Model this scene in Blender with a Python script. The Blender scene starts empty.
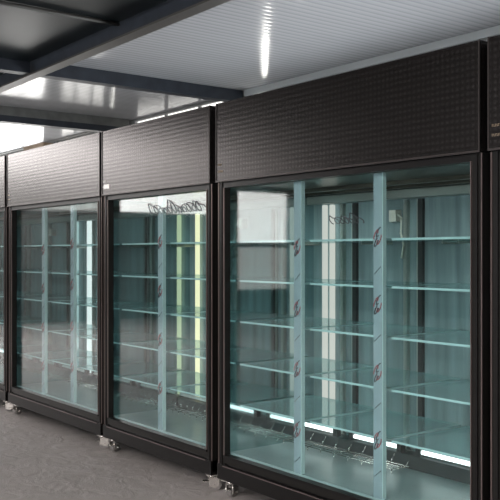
import bpy, bmesh, math, random
from mathutils import Vector, Matrix
random.seed(4)
S = bpy.context.scene
COL = S.collection

# ------------------------------------------------------------------ materials
def new_mat(name):
    m = bpy.data.materials.new(name); m.use_nodes = True
    nt = m.node_tree
    for n in list(nt.nodes): nt.nodes.remove(n)
    out = nt.nodes.new('ShaderNodeOutputMaterial')
    return m, nt, out
def pbr(name, col, rough=.5, metal=0, spec=.5, noise=0, nscale=8, bump=0, bscale=40, stretch=(1,1,1)):
    m, nt, out = new_mat(name)
    b = nt.nodes.new('ShaderNodeBsdfPrincipled')
    b.inputs['Base Color'].default_value = (*col, 1)
    b.inputs['Roughness'].default_value = rough
    b.inputs['Metallic'].default_value = metal
    b.inputs['Specular IOR Level'].default_value = spec
    nt.links.new(b.outputs[0], out.inputs[0])
    tc = nt.nodes.new('ShaderNodeTexCoord')
    mp = nt.nodes.new('ShaderNodeMapping'); mp.inputs['Scale'].default_value = stretch
    nt.links.new(tc.outputs['Object'], mp.inputs[0])
    if noise:
        n = nt.nodes.new('ShaderNodeTexNoise'); n.inputs['Scale'].default_value = nscale
        n.inputs['Detail'].default_value = 6
        nt.links.new(mp.outputs[0], n.inputs['Vector'])
        r = nt.nodes.new('ShaderNodeValToRGB')
        r.color_ramp.elements[0].position = .3; r.color_ramp.elements[1].position = .7
        r.color_ramp.elements[0].color = (*[c*(1-noise) for c in col], 1)
        r.color_ramp.elements[1].color = (*[min(1, c*(1+noise)) for c in col], 1)
        nt.links.new(n.outputs[0], r.inputs[0]); nt.links.new(r.outputs[0], b.inputs['Base Color'])
    if bump:
        n = nt.nodes.new('ShaderNodeTexNoise'); n.inputs['Scale'].default_value = bscale
        nt.links.new(mp.outputs[0], n.inputs['Vector'])
        bp = nt.nodes.new('ShaderNodeBump'); bp.inputs['Strength'].default_value = bump
        bp.inputs['Distance'].default_value = .01
        nt.links.new(n.outputs[0], bp.inputs['Height']); nt.links.new(bp.outputs[0], b.inputs['Normal'])
    return m
def emit(name, col, s):
    m, nt, out = new_mat(name)
    e = nt.nodes.new('ShaderNodeEmission'); e.inputs[0].default_value = (*col, 1); e.inputs[1].default_value = s
    nt.links.new(e.outputs[0], out.inputs[0]); return m
def thin_glass(name, tint, refl=(1,1,1), ior=1.5, rough=0.0, boost=0.0, film=None):
    m, nt, out = new_mat(name)
    t = nt.nodes.new('ShaderNodeBsdfTransparent'); t.inputs[0].default_value = (*tint, 1)
    g = nt.nodes.new('ShaderNodeBsdfGlossy'); g.inputs['Color'].default_value = (*refl, 1); g.inputs['Roughness'].default_value = rough
    # Schlick reflectance, the same from both sides of the sheet
    f = nt.nodes.new('ShaderNodeLayerWeight'); f.inputs[0].default_value = .5
    p = nt.nodes.new('ShaderNodeMath'); p.operation = 'POWER'; p.inputs[1].default_value = 5
    nt.links.new(f.outputs['Facing'], p.inputs[0])
    r0 = ((ior-1)/(ior+1))**2
    a = nt.nodes.new('ShaderNodeMath'); a.operation = 'MULTIPLY_ADD'; a.inputs[1].default_value = 1-r0; a.inputs[2].default_value = r0+boost; a.use_clamp = True
    nt.links.new(p.outputs[0], a.inputs[0])
    x = nt.nodes.new('ShaderNodeMixShader')
    nt.links.new(a.outputs[0], x.inputs[0]); nt.links.new(t.outputs[0], x.inputs[1]); nt.links.new(g.outputs[0], x.inputs[2])
    if film:                                                        # hazy protective film on the sheet
        d = nt.nodes.new('ShaderNodeBsdfDiffuse'); d.inputs[0].default_value = (*film, 1)
        y = nt.nodes.new('ShaderNodeMixShader'); y.inputs[0].default_value = .28
        nt.links.new(x.outputs[0], y.inputs[1]); nt.links.new(d.outputs[0], y.inputs[2]); x = y
    nt.links.new(x.outputs[0], out.inputs[0]); return m

def header_material():
    # black laminate, embossed with a close grid of small studs
    m, nt, out = new_mat('embossed_black_panel')
    L = nt.links.new
    b = nt.nodes.new('ShaderNodeBsdfPrincipled'); L(b.outputs[0], out.inputs[0])
    tc = nt.nodes.new('ShaderNodeTexCoord')
    sp = nt.nodes.new('ShaderNodeSeparateXYZ'); L(tc.outputs['Object'], sp.inputs[0])
    def mm(op, a, bb=None):
        n = nt.nodes.new('ShaderNodeMath'); n.operation = op
        for i, v in enumerate((a, bb)):
            if v is None: continue
            if isinstance(v, (int, float)): n.inputs[i].default_value = v
            else: L(v, n.inputs[i])
        return n.outputs[0]
    k = 2*math.pi/.026
    sx = mm('SINE', mm('MULTIPLY', sp.outputs[0], k)); sz = mm('SINE', mm('MULTIPLY', sp.outputs[2], k))
    dots = mm('MULTIPLY', mm('ADD', sx, 1), mm('ADD', sz, 1))       # 0..4
    rows = mm('SINE', mm('MULTIPLY', sp.outputs[2], k/3))
    h = mm('ADD', mm('MULTIPLY', dots, .25), mm('MULTIPLY', rows, .04))
    bp = nt.nodes.new('ShaderNodeBump'); bp.inputs['Strength'].default_value = .25; bp.inputs['Distance'].default_value = .001
    L(h, bp.inputs['Height']); L(bp.outputs[0], b.inputs['Normal'])
    r = nt.nodes.new('ShaderNodeValToRGB')
    r.color_ramp.elements[0].color = (.026, .023, .0225, 1); r.color_ramp.elements[1].color = (.050, .046, .045, 1)
    L(mm('MULTIPLY', dots, .3), r.inputs[0]); L(r.outputs[0], b.inputs['Base Color'])
    b.inputs['Roughness'].default_value = .25; b.inputs['Metallic'].default_value = .8
    return m
def ceiling_material():
    # glossy white ribbed roof sheet, ribs running across the row of coolers
    m, nt, out = new_mat('ribbed_roof_sheet')
    L = nt.links.new
    b = nt.nodes.new('ShaderNodeBsdfPrincipled'); L(b.outputs[0], out.inputs[0])
    tc = nt.nodes.new('ShaderNodeTexCoord')
    def wave(scale, prof='SIN'):
        w = nt.nodes.new('ShaderNodeTexWave'); w.bands_direction = 'X'; w.wave_profile = prof
        w.inputs['Scale'].default_value = scale; w.inputs['Distortion'].default_value = 0
        L(tc.outputs['Object'], w.inputs['Vector']); return w.outputs['Fac']
    def mm(op, a, bb):
        n = nt.nodes.new('ShaderNodeMath'); n.operation = op
        for i, v in enumerate((a, bb)):
            if isinstance(v, (int, float)): n.inputs[i].default_value = v
            else: L(v, n.inputs[i])
        return n.outputs[0]
    w1 = wave(4.6); w2 = wave(.92); n = nt.nodes.new('ShaderNodeTexNoise'); n.inputs['Scale'].default_value = 2.2
    L(tc.outputs['Object'], n.inputs['Vector'])
    h = mm('ADD', mm('ADD', w1, mm('MULTIPLY', w2, .9)), mm('MULTIPLY', n.outputs[0], 1.5))
    bp = nt.nodes.new('ShaderNodeBump'); bp.inputs['Strength'].default_value = .35; bp.inputs['Distance'].default_value = .0028
    L(h, bp.inputs['Height']); L(bp.outputs[0], b.inputs['Normal'])
    r = nt.nodes.new('ShaderNodeValToRGB')
    r.color_ramp.elements[0].position = 0; r.color_ramp.elements[1].position = .35
    r.color_ramp.elements[0].color = (.36, .37, .39, 1); r.color_ramp.elements[1].color = (.45, .465, .49, 1)
    L(w1, r.inputs[0]); L(r.outputs[0], b.inputs['Base Color'])
    b.inputs['Roughness'].default_value = .16
    b.inputs['Specular IOR Level'].default_value = .6
    return m
def floor_material():
    m, nt, out = new_mat('worn_concrete')
    L = nt.links.new
    b = nt.nodes.new('ShaderNodeBsdfPrincipled'); L(b.outputs[0], out.inputs[0])
    tc = nt.nodes.new('ShaderNodeTexCoord')
    def noi(s, d=8, dist=0):
        n = nt.nodes.new('ShaderNodeTexNoise'); n.inputs['Scale'].default_value = s; n.inputs['Detail'].default_value = d
        n.inputs['Distortion'].default_value = dist
        L(tc.outputs['Object'], n.inputs['Vector']); return n.outputs[0]
    n1 = noi(1.1, 8, .6); n2 = noi(7, 10, 1.2); n3 = noi(90, 3)
    r = nt.nodes.new('ShaderNodeValToRGB')
    r.color_ramp.elements[0].position = .35; r.color_ramp.elements[1].position = .65
    r.color_ramp.elements[0].color = (.165, .148, .142, 1); r.color_ramp.elements[1].color = (.225, .205, .198, 1)
    mx = nt.nodes.new('ShaderNodeMix'); mx.data_type = 'FLOAT'; mx.inputs[0].default_value = .5
    L(n1, mx.inputs[2]); L(n2, mx.inputs[3]); L(mx.outputs[0], r.inputs[0]); L(r.outputs[0], b.inputs['Base Color'])
    ad = nt.nodes.new('ShaderNodeMath'); ad.inputs[0].default_value = 0; L(n2, ad.inputs[0]); 
    mu = nt.nodes.new('ShaderNodeMath'); mu.operation = 'MULTIPLY'; mu.inputs[1].default_value = .12; L(n3, mu.inputs[0]); L(mu.outputs[0], ad.inputs[1])
    bp = nt.nodes.new('ShaderNodeBump'); bp.inputs['Strength'].default_value = .35; bp.inputs['Distance'].default_value = .03
    L(ad.outputs[0], bp.inputs['Height']); L(bp.outputs[0], b.inputs['Normal'])
    b.inputs['Roughness'].default_value = .62
    return m

M = dict(
    header=header_material(), ceil=ceiling_material(), floor=floor_material(),
    black=pbr('black_steel', (.004, .0035, .0035), .35, spec=.2, noise=.25, nscale=20),
    rim=pbr('dark_bronze_edge', (.16, .125, .12), .3, metal=.7),
    hrim=pbr('dark_header_edge', (.04, .034, .033), .35, metal=.6),
    rail=pbr('dark_aluminium', (.006, .0055, .005), .32, spec=.22),
    teal=pbr('teal_liner', (.23, .315, .325), .26, metal=.25, noise=.3, nscale=3, stretch=(6, 6, .35)),
    deck=pbr('pale_teal_deck', (.30, .39, .39), .3, metal=.2, noise=.08),
    mirror=pbr('polished_liner', (.42, .54, .545), .06, metal=1.0, noise=.05, nscale=2, stretch=(1, 5, .4)),
    ctop=pbr('brushed_liner_ceiling', (.15, .145, .12), .3, metal=.8, noise=.4, nscale=30, stretch=(.15, 3, 1)),
    mull=pbr('filmed_mullion', (.19, .26, .285), .35, noise=.08, nscale=12, stretch=(1, 1, .3)),
    mulledge=pbr('pale_mullion_edge', (.42, .56, .56), .3),
    dark=pbr('dark_grey_duct', (.035, .045, .045), .4, noise=.2),
    post=pbr('dark_gasket', (.016, .022, .022), .4),
    cream=pbr('cream_upright', (.62, .63, .55), .3, noise=.12, nscale=6, stretch=(1, 1, 3)),
    steel=pbr('slotted_steel', (.36, .40, .37), .3, metal=.6),
    chrome=pbr('bright_zinc', (.75, .72, .68), .22, metal=1),
    rubber=pbr('grey_wheel', (.12, .11, .105), .5),
    glass=thin_glass('front_glass', (.90, .945, .945), (1, 1, 1), 1.45, .035, .004),
    shelf=thin_glass('shelf_glass', (.72, .88, .87), (.85, 1, 1), 1.5, .03, .10, (.44, .60, .62)),
    shelfedge=pbr('shelf_glass_edge', (.30, .46, .46), .15),
    led=emit('led_tube', (.93, 1, .98), 2.6),
    red=pbr('dark_red_print', (.26, .05, .06), .6), ink=pbr('black_print', (.03, .035, .04), .6),
    gold=pbr('worn_gold_print', (.22, .17, .12), .4, metal=.5), white=pbr('white_sticker', (.8, .78, .76), .4),
    card=pbr('brown_cardboard', (.33, .25, .18), .8, noise=.15),
    beam=pbr('blue_grey_beam', (.028, .034, .045), .45, spec=.25, noise=.2), beam2=pbr('pale_grey_beam', (.12, .125, .12), .45, noise=.2),
    flange=pbr('dull_brown_flange', (.06, .057, .052), .45),
    darkroof=pbr('dark_roof_sheet', (.010, .015, .018), .35, spec=.2, noise=.35, nscale=2.5),
    wall=pbr('grey_wall', (.22, .23, .23), .8, noise=.1, nscale=2), darkwall=pbr('dark_wall', (.07, .072, .07), .8, noise=.3, nscale=1.5),
    trim=pbr('pale_wall_trim', (.50, .54, .55), .4), wframe=pbr('window_frame_paint', (.30, .31, .31), .5),
    day=emit('frosted_daylight', (1, .985, .955), 6), slit=emit('clear_slit_daylight', (1, .97, .9), 7), dim=emit('dim_daylight', (1, .98, .93), 1.7), sky=emit('roof_fill_glow', (1, .95, .93), 9), fill_roof2=emit('roof_fill_glow_near', (1, .96, .93), 11), fill_low=emit('lower_fill_glow', (.95, .98, 1), 7), fill_front=emit('front_fill_glow', (.97, .98, 1), 8),  # roof, side and lower emitters serve added unseen panes; dim is plain weaker daylight
)

M['strip_a'] = emit('strip_glow_dim', (1, .98, .90), .6); M['strip_b'] = emit('strip_glow_warm', (1, .97, .62), .95); M['strip_c'] = emit('strip_glow_cool', (.9, 1, .98), .9)  # glow put into the cream edge strips to stand in for their brightness
M['tube_off'] = pbr('white_tube', (.75, .82, .80), .25)
# ------------------------------------------------------------------ mesh helpers
class MB:
    def __init__(s): s.bm = bmesh.new(); s.mats = []
    def _mi(s, m):
        if m is None: return 0
        if m not in s.mats: s.mats.append(m)
        return s.mats.index(m)
    def box(s, x0, x1, y0, y1, z0, z1, m=None, bev=0, front=None):
        r = bmesh.ops.create_cube(s.bm, size=1)
        vs = r['verts']
        for v in vs:
            v.co = Vector(((x0+x1)/2+v.co.x*(x1-x0), (y0+y1)/2+v.co.y*(y1-y0), (z0+z1)/2+v.co.z*(z1-z0)))
        fs = {f for v in vs for f in v.link_faces}
        i = s._mi(m); j = s._mi(front) if front is not None else i
        for f in fs: f.material_index = j if (front is not None and abs(f.normal.z) < .5) else i
        if front is not None:
            for f in fs:
                f.normal_update(); f.material_index = j if abs(f.normal.z) < .5 else i
        if bev:
            es = {e for v in vs for e in v.link_edges}
            bmesh.ops.bevel(s.bm, geom=list(es), offset=bev, segments=2, affect='EDGES', profile=.5)
        return s
    def cyl(s, p0, p1, r, m=None, seg=16, r2=None):
        p0 = Vector(p0); p1 = Vector(p1); d = p1-p0
        R = d.to_track_quat('Z', 'Y').to_matrix().to_4x4(); R.translation = (p0+p1)/2
        k = bmesh.ops.create_cone(s.bm, cap_ends=True, segments=seg, radius1=r, radius2=r if r2 is None else r2, depth=d.length, matrix=R)
        i = s._mi(m)
        for f in {f for v in k['verts'] for f in v.link_faces}: f.material_index = i; f.smooth = len(f.verts) == 4
        return s
    def path(s, pts, r, m=None):
        for a, b in zip(pts, pts[1:]): s.cyl(a, b, r, m, 5)
        return s
    def build(s, name, mat=None, parent=None, origin=None):
        me = bpy.data.meshes.new(name)
        if origin is not None:
            bmesh.ops.translate(s.bm, verts=s.bm.verts, vec=-Vector(origin))
        s.bm.to_mesh(me); s.bm.free()
        o = bpy.data.objects.new(name, me); COL.objects.link(o)
        if s.mats:
            for m in s.mats: me.materials.append(M[m])
        else: me.materials.append(M[mat])
        if origin is not None: o.location = origin
        if parent is not None: o.parent = parent
        return o
def B(*a, **k): return MB().box(*a, **k)
def structure(o): o['kind'] = 'structure'; return o
def empty(name, loc, label, cat, group=None):
    o = bpy.data.objects.new(name, None); COL.objects.link(o); o.location = loc
    o['label'] = label; o['category'] = cat
    if group: o['group'] = group
    return o

# ------------------------------------------------------------------ the room
H = 3.0; XL, XR = -16.0, 4.0; YB, YF = 5.1, -9.0
structure(B(XL-.2, XR+.2, YF-.2, YB+.2, -.1, 0).build('floor', 'floor'))
structure(B(XL-.2, XR+.2, 2.94, YB+.2, H, H+.08).build('ceiling', 'ceil'))
structure(B(XL-.2, XR+.2, YF-.2, 2.84, H-.02, H+.06).build('ceiling', 'darkroof'))

def wall(name, axis, pos, thick, a0, a1, z1, holes, mat):
    """wall along x (axis 'x') or y, with rectangular openings (a, b, zlo, zhi)"""
    mb = MB(); cuts = sorted({a0, a1, *[h[0] for h in holes], *[h[1] for h in holes]})
    for c0, c1 in zip(cuts, cuts[1:]):
        mid = (c0+c1)/2; zs = [0, z1]
        hs = [h for h in holes if h[0] < mid < h[1]]
        spans = [(0, z1)]
        for h in sorted(hs, key=lambda h: h[2]):
            last = spans.pop(); spans += [(last[0], h[2]), (h[3], last[1])]
        for s0, s1 in spans:
            if s1-s0 < 1e-4: continue
            if axis == 'x': mb.box(c0, c1, min(pos, pos+thick), max(pos, pos+thick), s0, s1)
            else: mb.box(min(pos, pos+thick), max(pos, pos+thick), c0, c1, s0, s1)
    return structure(mb.build(name, mat))
WN = [0]
def window(axis, pos, thick, a, b, z0, z1, pane, nx=3, nz=2):
    """frame set in the opening with frosted, daylit panes"""
    WN[0] += 1
    root = bpy.data.objects.new('window_%d' % WN[0], None); COL.objects.link(root); structure(root)
    small = min(b-a, z1-z0) < .3; mid = pos+thick*(.2 if small else .5); f = .015 if small else .04
    fr = MB(); pn = MB()
    def bx(mb, u0, u1, w0, w1, d):
        if axis == 'x': mb.box(u0, u1, mid-d, mid+d, w0, w1)
        else: mb.box(mid-d, mid+d, u0, u1, w0, w1)
    bx(fr, a, b, z0, z0+f, .04); bx(fr, a, b, z1-f, z1, .04); bx(fr, a, a+f, z0+f, z1-f, .04); bx(fr, b-f, b, z0+f, z1-f, .04)
    for i in range(1, nx): c = a+(b-a)*i/nx; bx(fr, c-.02, c+.02, z0+f, z1-f, .03)
    for i in range(1, nz): c = z0+(z1-z0)*i/nz; bx(fr, a+f, b-f, c-.02, c+.02, .025)
    fr.build('window_frame', 'wframe', root)
    bx(pn, a+f, b-f, z0+f, z1-f, .005)
    pn.build('window_pane', pane, root)

back_holes = [(-14.4, -11.6, 1.3, 2.985), (-11.2, -9.75, 1.3, 2.985), (-8.95, -6.9, 2.84, 2.985), (-6.52, -6.38, 2.35, 2.9), (-9.60, -9.46, 2.6, 2.85)]
back_holes += [(-6.1, -3.1, .6, 2.0), (-2.9, .1, .6, 2.0), (.3, 3.3, .6, 2.0)]  # unseen openings added behind the coolers to light the ceiling from below
back_holes.sort()
wall('wall_back', 'x', YB, .2, XL, XR, H, back_holes, 'wall')
for a, b, z0, z1 in back_holes: window('x', YB, .2, a, b, z0, z1, 'fill_low' if z1 == 2.0 else 'slit' if b-a < .3 else 'dim' if a in (-11.2, -8.95) else 'day', 3 if b-a > 1 else 1, 2 if b-a > 1 else 1)
front_holes = [(-8.0, -4.2, .8, 2.75), (-3.9, -.1, .8, 2.75), (.2, 3.8, .8, 2.75)]  # unseen windows added to light the cooler fronts and interiors
wall('wall_front', 'x', YF, -.2, XL, XR, H, front_holes, 'darkwall')
for a, b, z0, z1 in front_holes: window('x', YF, -.2, a, b, z0, z1, 'fill_front', 4, 2)
end_holes = [(-7.75, -5.95, 1.62, 2.9), (-7.75, -5.95, .5, 1.58), (-5.8, -2.85, 2.25, 2.9), (-2.7, 2.6, 2.25, 2.9)]
wall('wall_left', 'y', XL, -.2, YF, YB, H, end_holes, 'darkwall')
for (a, b, z0, z1), pm in zip(end_holes, ('day', 'dim', 'day', 'dim')): window('y', XL, -.2, a, b, z0, z1, pm, 1, 1)
wall('wall_right', 'y', XR, .2, YF, YB, H, [], 'darkwall')
structure(B(-6.7, XR, YB-.05, YB, H-.06, H).build('trim_1', 'trim'))

# added out-of-view glowing panels in the dark roof, brightening floor and headers
for a, b, c, d, pm in ((-15.4, -9.6, -2.6, 2.3, 'sky'), (-3.4, 3.2, -5.5, -.2, 'fill_roof2')):
    WN[0] += 1
    rt = bpy.data.objects.new('window_%d' % WN[0], None); COL.objects.link(rt); structure(rt)
    B(a, b, c, d, H-.035, H-.025).build('window_pane', pm, rt)
    fr = MB().box(a-.06, b+.06, c-.06, c, H-.05, H-.02).box(a-.06, b+.06, d, d+.06, H-.05, H-.02).box(a-.06, a, c, d, H-.05, H-.02).box(b, b+.06, c, d, H-.05, H-.02)
    for k in range(1, 4): fr.box(a, b, c+(d-c)*k/4-.02, c+(d-c)*k/4+.02, H-.055, H-.035)
    fr.build('window_frame', 'wframe', rt)

# roof beams: one along the row, two across it
structure(MB().box(XL, XR, 2.885, 2.895, H-.12, H+.04, 'beam').box(XL, XR, 2.84, 2.94, H-.13, H-.115, 'flange').build('trim_2'))
structure(B(-6.83, -6.72, YF, 2.84, H-.115, H-.02).box(-6.83, -6.72, 2.94, YB-.05, H-.115, H).build('trim_3', 'beam'))
structure(MB().box(-9.11, -9.0, 2.94, YB-.05, H-.10, H, 'beam2').box(-9.14, -9.0, 2.94, YB-.05, H-.17, H-.10, 'beam').build('trim_4'))
structure(B(-9.14, -9.0, YF, 2.84, H-.16, H-.02).build('trim_5', 'beam'))
# cable conduit under the dark roof
o = MB().cyl((-5.2, -8.9, H-.035), (-5.2, 2.84, H-.035), .014).build('cable_conduit', 'flange', origin=(-5.2, 0, H-.035))
o['label'] = 'thin grey cable conduit fixed under the dark roof sheets'; o['category'] = 'conduit'

# ------------------------------------------------------------------ display coolers
Y0 = 2.80           # front of the header
YD = 3.56           # back
ZB, ZG0, ZG1, ZH, ZT = .10, .24, 1.76, 1.792, 2.243
SHELVES = [1.452, 1.228, .992, .748, .512]

def caster(root, x, y, a):
    mb = MB()
    mb.box(-.035, .035, -.03, .03, ZB-.006, ZB, bev=.001)
    mb.cyl((0, 0, ZB-.022), (0, 0, ZB-.006), .020)
    mb.box(-.019, -.015, -.014, .034, .024, ZB-.022); mb.box(.015, .019, -.014, .034, .024, ZB-.022)
    mb.box(-.019, .019, -.014, .020, ZB-.026, ZB-.020)
    mb.cyl((-.024, .014, .031), (.024, .014, .031), .006)
    mb.box(-.014, .014, -.042, -.008, .050, .056, bev=.001)      # brake pedal
    c = mb.build('caster', 'chrome', root); c.location = (x, y, 0); c.rotation_euler = (0, 0, a); c.scale = (1.3, 1.25, 1)
    w = MB().cyl((-.012, .014, .031), (.012, .014, .031), .031, 'rubber', 24).cyl((-.0135, .014, .031), (.0135, .014, .031), .016, 'chrome', 16).build('wheel', None, c)

def swirl(mb, x0, x1, zc, h, y, r, n, lean=.6):
    """a run of slanting pen loops, like joined handwriting"""
    pts = []; N = n*14; p = (x1-x0)/n
    for i in range(N+1):
        t = i/14; th = 2*math.pi*t
        amp = h*(.38 + .30*math.sin(t*.9+.5)**2 + (.32 if int(t+.5) in (0, n-1, n//2) else 0))
        x = x0 + p*t - .62*p*math.sin(th)
        z = amp*(.5-.5*math.cos(th))
        pts.append((x - lean*z, y, zc-h*.5+z))
    mb.path(pts, r)

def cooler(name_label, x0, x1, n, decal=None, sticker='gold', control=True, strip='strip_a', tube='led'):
    W = x1-x0
    root = empty('display_cooler', (x0, Y0, 0), name_label, 'display cooler', 'glass fronted display coolers standing in a row')
    def P(mb, name, mat=None, parent=root, off=(0, 0, 0)):
        ob = mb.build(name, mat, parent); ob.location = off; return ob
    D = YD-Y0
    # dark steel carcass (root-relative coordinates)
    b = MB()
    b.box(.004, .030, .025, D, ZB, ZH); b.box(W-.030, W-.004, .025, D, ZB, ZH)
    b.box(.030, W-.030, .03, D, ZB, ZG0-.03); b.box(.030, W-.030, .03, D, ZG1+.012, ZH)
    b.box(.030, W-.030, D-.03, D, ZG0-.03, ZG1+.012)
    P(b, 'body', 'black')
    # header box with returned edges
    P(MB().box(0, W, 0, D, ZH, ZT, bev=.003), 'header_panel', 'header')
    P(MB().box(0, W, -.004, .0, ZH, ZH+.008).box(0, .005, -.004, 0, ZH+.008, ZT).box(W-.005, W, -.004, 0, ZH+.008, ZT), 'header_edging', 'hrim')
    # front frame: stiles with a raised lip, rails
    f = MB()
    st = .058
    for a, c in ((0.002, st), (W-st, W-.002)):
        f.box(a, c, .02, .058, ZB+.02, ZH-.002, 'rail')
        f.box(a+.022, a+.034, .013, .02, ZB+.02, ZH-.002, 'black')
    f.box(st, W-st, .02, .058, ZG1, ZH-.002, 'black'); f.box(st, W-st, .02, .058, ZG0-.045, ZG0, 'rail')
    f.box(st, W-st, .012, .02, ZG0-.012, ZG0, 'black')
    f.box(.002, W-.002, .006, .058, ZB, ZG0-.055, 'black')
    P(f, 'front_frame')
    e = MB()
    e.box(st-.004, st, .012, .02, ZG0, ZG1); e.box(W-st, W-st+.004, .012, .02, ZG0, ZG1)
    e.box(.002, .006, .014, .02, ZB+.02, ZH-.002); e.box(W-.006, W-.002, .014, .02, ZB+.02, ZH-.002)
    e.box(st, W-st, .002, .006, ZG0-.062, ZG0-.058)
    P(e, 'frame_edging', 'rim')
    P(B(st-.01, W-st+.01, .060, .066, ZG0-.02, ZG1+.008), 'glass_pane', 'glass')
    # interior
    li = .034
    P(B(li, li+.006, .07, D-.05, ZG0-.01, ZG1+.01), 'side_liner', 'mirror')
    P(B(W-li-.006, W-li, .07, D-.05, ZG0-.01, ZG1+.01), 'side_liner', 'mirror')
    P(B(li+.006, W-li-.006, D-.05, D-.032, ZG0-.01, ZG1+.01), 'back_panel', 'teal')
    P(B(li+.006, W-li-.006, .07, D-.05, ZG0-.01, ZG0+.008), 'deck', 'deck')
    P(MB().box(li+.006, W-li-.006, .07, D-.05, ZG1, ZG1+.012).box(li+.006, W-li-.006, D-.30, D-.26, ZG1-.02, ZG1).box(li+.006, W-li-.006, D-.16, D-.13, ZG1-.025, ZG1), 'ceiling_liner', 'ctop')
    P(B(li+.01, W-li-.01, D-.11, D-.055, ZG1-.075, ZG1-.028, bev=.004), 'light_canopy', 'steel')
    # back posts with gaskets, cream edge strips and slotted uprights
    yb = D-.05
    xc = W/2; posts = [xc-.5, xc, xc+.5] if n == 3 else [xc]
    for px in posts:
        P(B(px-.016, px+.014, yb-.022, yb, ZG0+.01, ZG1-.08), 'back_post', 'post')
        P(B(px-.03, px-.018, yb-.014, yb, ZG0+.01, ZG1-.08), 'door_edge_strip', 'steel')
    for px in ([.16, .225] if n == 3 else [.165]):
        P(B(px-.013, px+.013, yb-.03, yb, ZG0+.01, ZG1-.08, bev=.006), 'glow_strip', strip)  # edge strip with a glow added to its colour, not a known lamp
    for px in posts:
        u = B(px-.115, px-.092, yb-.026, yb-.001, ZG0+.01, ZG1-.08)
        for k in range(28):
            z = ZG0+.06+k*.05
            u.box(px-.107, px-.100, yb-.029, yb-.026, z, z+.02)
        P(u, 'shelf_upright', 'steel')
    # duct and lamp at the foot of the back
    P(B(li+.02, W-li-.02, yb-.115, yb-.03, ZG0+.008, ZG0+.082, bev=.004), 'air_duct', 'dark')
    g = MB()
    for k in range(4): g.path([(li+.02, yb-.15-.035*k, ZG0+.03), (W*.52, yb-.15-.035*k, ZG0+.03)], .0028)
    for k in range(9):
        q = li+.03+k*(W*.52-li-.05)/8
        g.path([(q, yb-.118, ZG0+.07), (q, yb-.15, ZG0+.03), (q, yb-.26, ZG0+.03), (q+.01, yb-.27, ZG0+.010)], .0028)
    P(g, 'wire_guard', 'chrome')
    sec = (W-2*st)/n
    for (a, c) in zip([.07]+[p+.085 for p in posts], [p-.085 for p in posts]+[W-.07]):
        t = MB().cyl((a, yb-.10, ZG0+.107), (c, yb-.10, ZG0+.107), .0115).build('lamp_tube', tube, root)
    for px in posts:
        for q in (px-.082, px+.05):
            P(B(q, q+.032, yb-.115, yb-.08, ZG0+.082, ZG0+.125), 'lamp_holder', 'post')
    # mullions at the front, wrapped in printed film
    for i in range(1, n):
        mx = st+i*sec
        mb = B(mx-.029, mx+.029, .072, .092, ZG0+.008, ZG1, 'mull')
        mb.box(mx+.029, mx+.032, .070, .094, ZG0+.008, ZG1, 'mulledge')
        mu = P(mb, 'mullion')
        z = 1.46 - .045*(2-i if n == 3 else 0)
        while z > .3:
            for k in range(4):              # two rows of curled slanting strokes
                q = MB(); cx = mx-.012+.016*(k % 2)+.004*(k//2); zz = z+.014-.034*(k//2)+.010*(k % 2)
                q.path([(cx+.011*math.cos(t)+.009*math.sin(t), .0705, zz+.022*math.sin(t)+.006*math.cos(t)) for t in [j*.62+k for j in range(8)]], .0027)
                P(q, 'printed_mark', 'red' if k in (0, 3) else 'ink', mu)
            if z > .45:
                q = MB().path([(mx-.022, .0705, z-.17), (mx-.004, .0705, z-.155), (mx+.020, .0705, z-.135)], .0016)
                P(q, 'printed_mark', 'ink', mu)
            z -= .315
    # glass shelves, five levels in each bay
    for i in range(n):
        a = st+i*sec+(.036 if i else .002); c = st+(i+1)*sec-(.006 if i < n-1 else .0)
        a = max(a, li+.010); c = min(c, W-li-.010)
        for z in SHELVES:
            P(B(a, c, .125, yb-.035, z-.005, z+.005, 'shelf', front='shelfedge'), 'shelf')
        for z in SHELVES:
            for q in (a+.03, c-.03):
                P(B(q-.004, q+.004, yb-.14, yb-.0, z-.016, z-.006), 'shelf_bracket', 'steel')
    if control and n == 3:
        P(MB().box(xc-.20, xc-.15, yb-.05, yb, 1.56, 1.625, bev=.003), 'control_box', 'cream')
        P(MB().path([(xc-.15, yb-.03, 1.6), (xc-.12, yb-.035, 1.58), (xc-.125, yb-.035, 1.50), (xc-.105, yb-.035, 1.43), (xc-.12, yb-.035, 1.36)], .006), 'sensor_cable', 'cream')
    # name plate on the header, two short rows of worn lettering
    for r_, (z, cnt) in enumerate(((ZH+.060, 7), (ZH+.098, 5))):
        pl = MB()
        for k in range(cnt):
            xx = .020+k*.0075
            pl.box(xx, xx+.002, -.002, 0, z-.005, z+.005); pl.box(xx+.002, xx+.0048, -.002, 0, z+(-.005 if k % 2 else .003), z+(-.003 if k % 2 else .005))
        P(pl, 'lettering', sticker)
    if sticker == 'white':
        P(B(.028, .105, -.0015, 0, ZH+.045, ZH+.075), 'label_plate', 'white')
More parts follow.
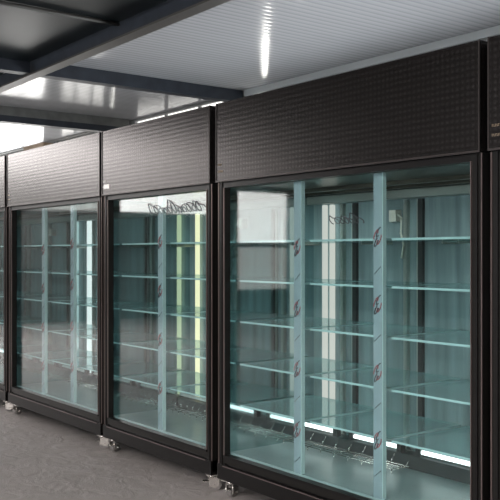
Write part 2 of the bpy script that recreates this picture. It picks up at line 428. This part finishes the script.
    for (sx, h, w0, w1, zc, cnt) in decal or []:
        q = MB(); swirl(q, w0, w1, zc, h, .0575, .0024, cnt, sx)
        P(q, 'script_lettering', 'ink')
    for (cx, a) in ((.075, .4), (W-.055, -.5)):
        caster(root, cx, .050, a); caster(root, cx, D-.06, a+.7)
    return root

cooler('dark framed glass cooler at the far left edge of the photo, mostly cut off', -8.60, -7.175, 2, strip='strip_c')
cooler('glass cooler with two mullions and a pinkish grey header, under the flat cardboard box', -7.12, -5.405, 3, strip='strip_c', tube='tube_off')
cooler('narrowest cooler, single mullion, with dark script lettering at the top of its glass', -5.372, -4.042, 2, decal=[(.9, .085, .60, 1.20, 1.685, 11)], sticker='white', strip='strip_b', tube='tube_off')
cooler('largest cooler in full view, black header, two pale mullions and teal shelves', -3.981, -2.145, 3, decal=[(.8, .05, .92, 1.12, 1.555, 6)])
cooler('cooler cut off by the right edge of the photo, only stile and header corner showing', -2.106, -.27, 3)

# flat cardboard box lying on top of the second cooler from the left
r = empty('cardboard_box', (-6.85, 3.08, ZT), 'flat brown cardboard box lying on top of a cooler header, upper left', 'box')
MB().box(-.21, .21, -.16, .16, 0, .062, bev=.003).build('carton', 'card', r)
for q in (-.215, .002): B(q, q+.213, -.165, .165, .062, .066).build('flap', 'card', r)

# ------------------------------------------------------------------ daylight and camera
w = bpy.data.worlds.new('World'); S.world = w; w.use_nodes = True
bg = w.node_tree.nodes['Background']; bg.inputs[0].default_value = (.8, .9, 1, 1); bg.inputs[1].default_value = .6

cam = bpy.data.cameras.new('camera'); co = bpy.data.objects.new('camera', cam); COL.objects.link(co)
cam.sensor_width = 36; cam.lens = 36*850/500; cam.shift_y = .008; cam.clip_start = .05
co.location = (0, 0, 1.383)
fw = Vector((-.7944, .6075, 0)).normalized()
co.rotation_euler = fw.to_track_quat('-Z', 'Y').to_euler()
S.camera = co
S.view_settings.view_transform = 'Standard'; S.view_settings.look = 'None'
S.view_settings.gamma = 1; S.view_settings.use_curve_mapping = False
S.view_settings.exposure = 0.3
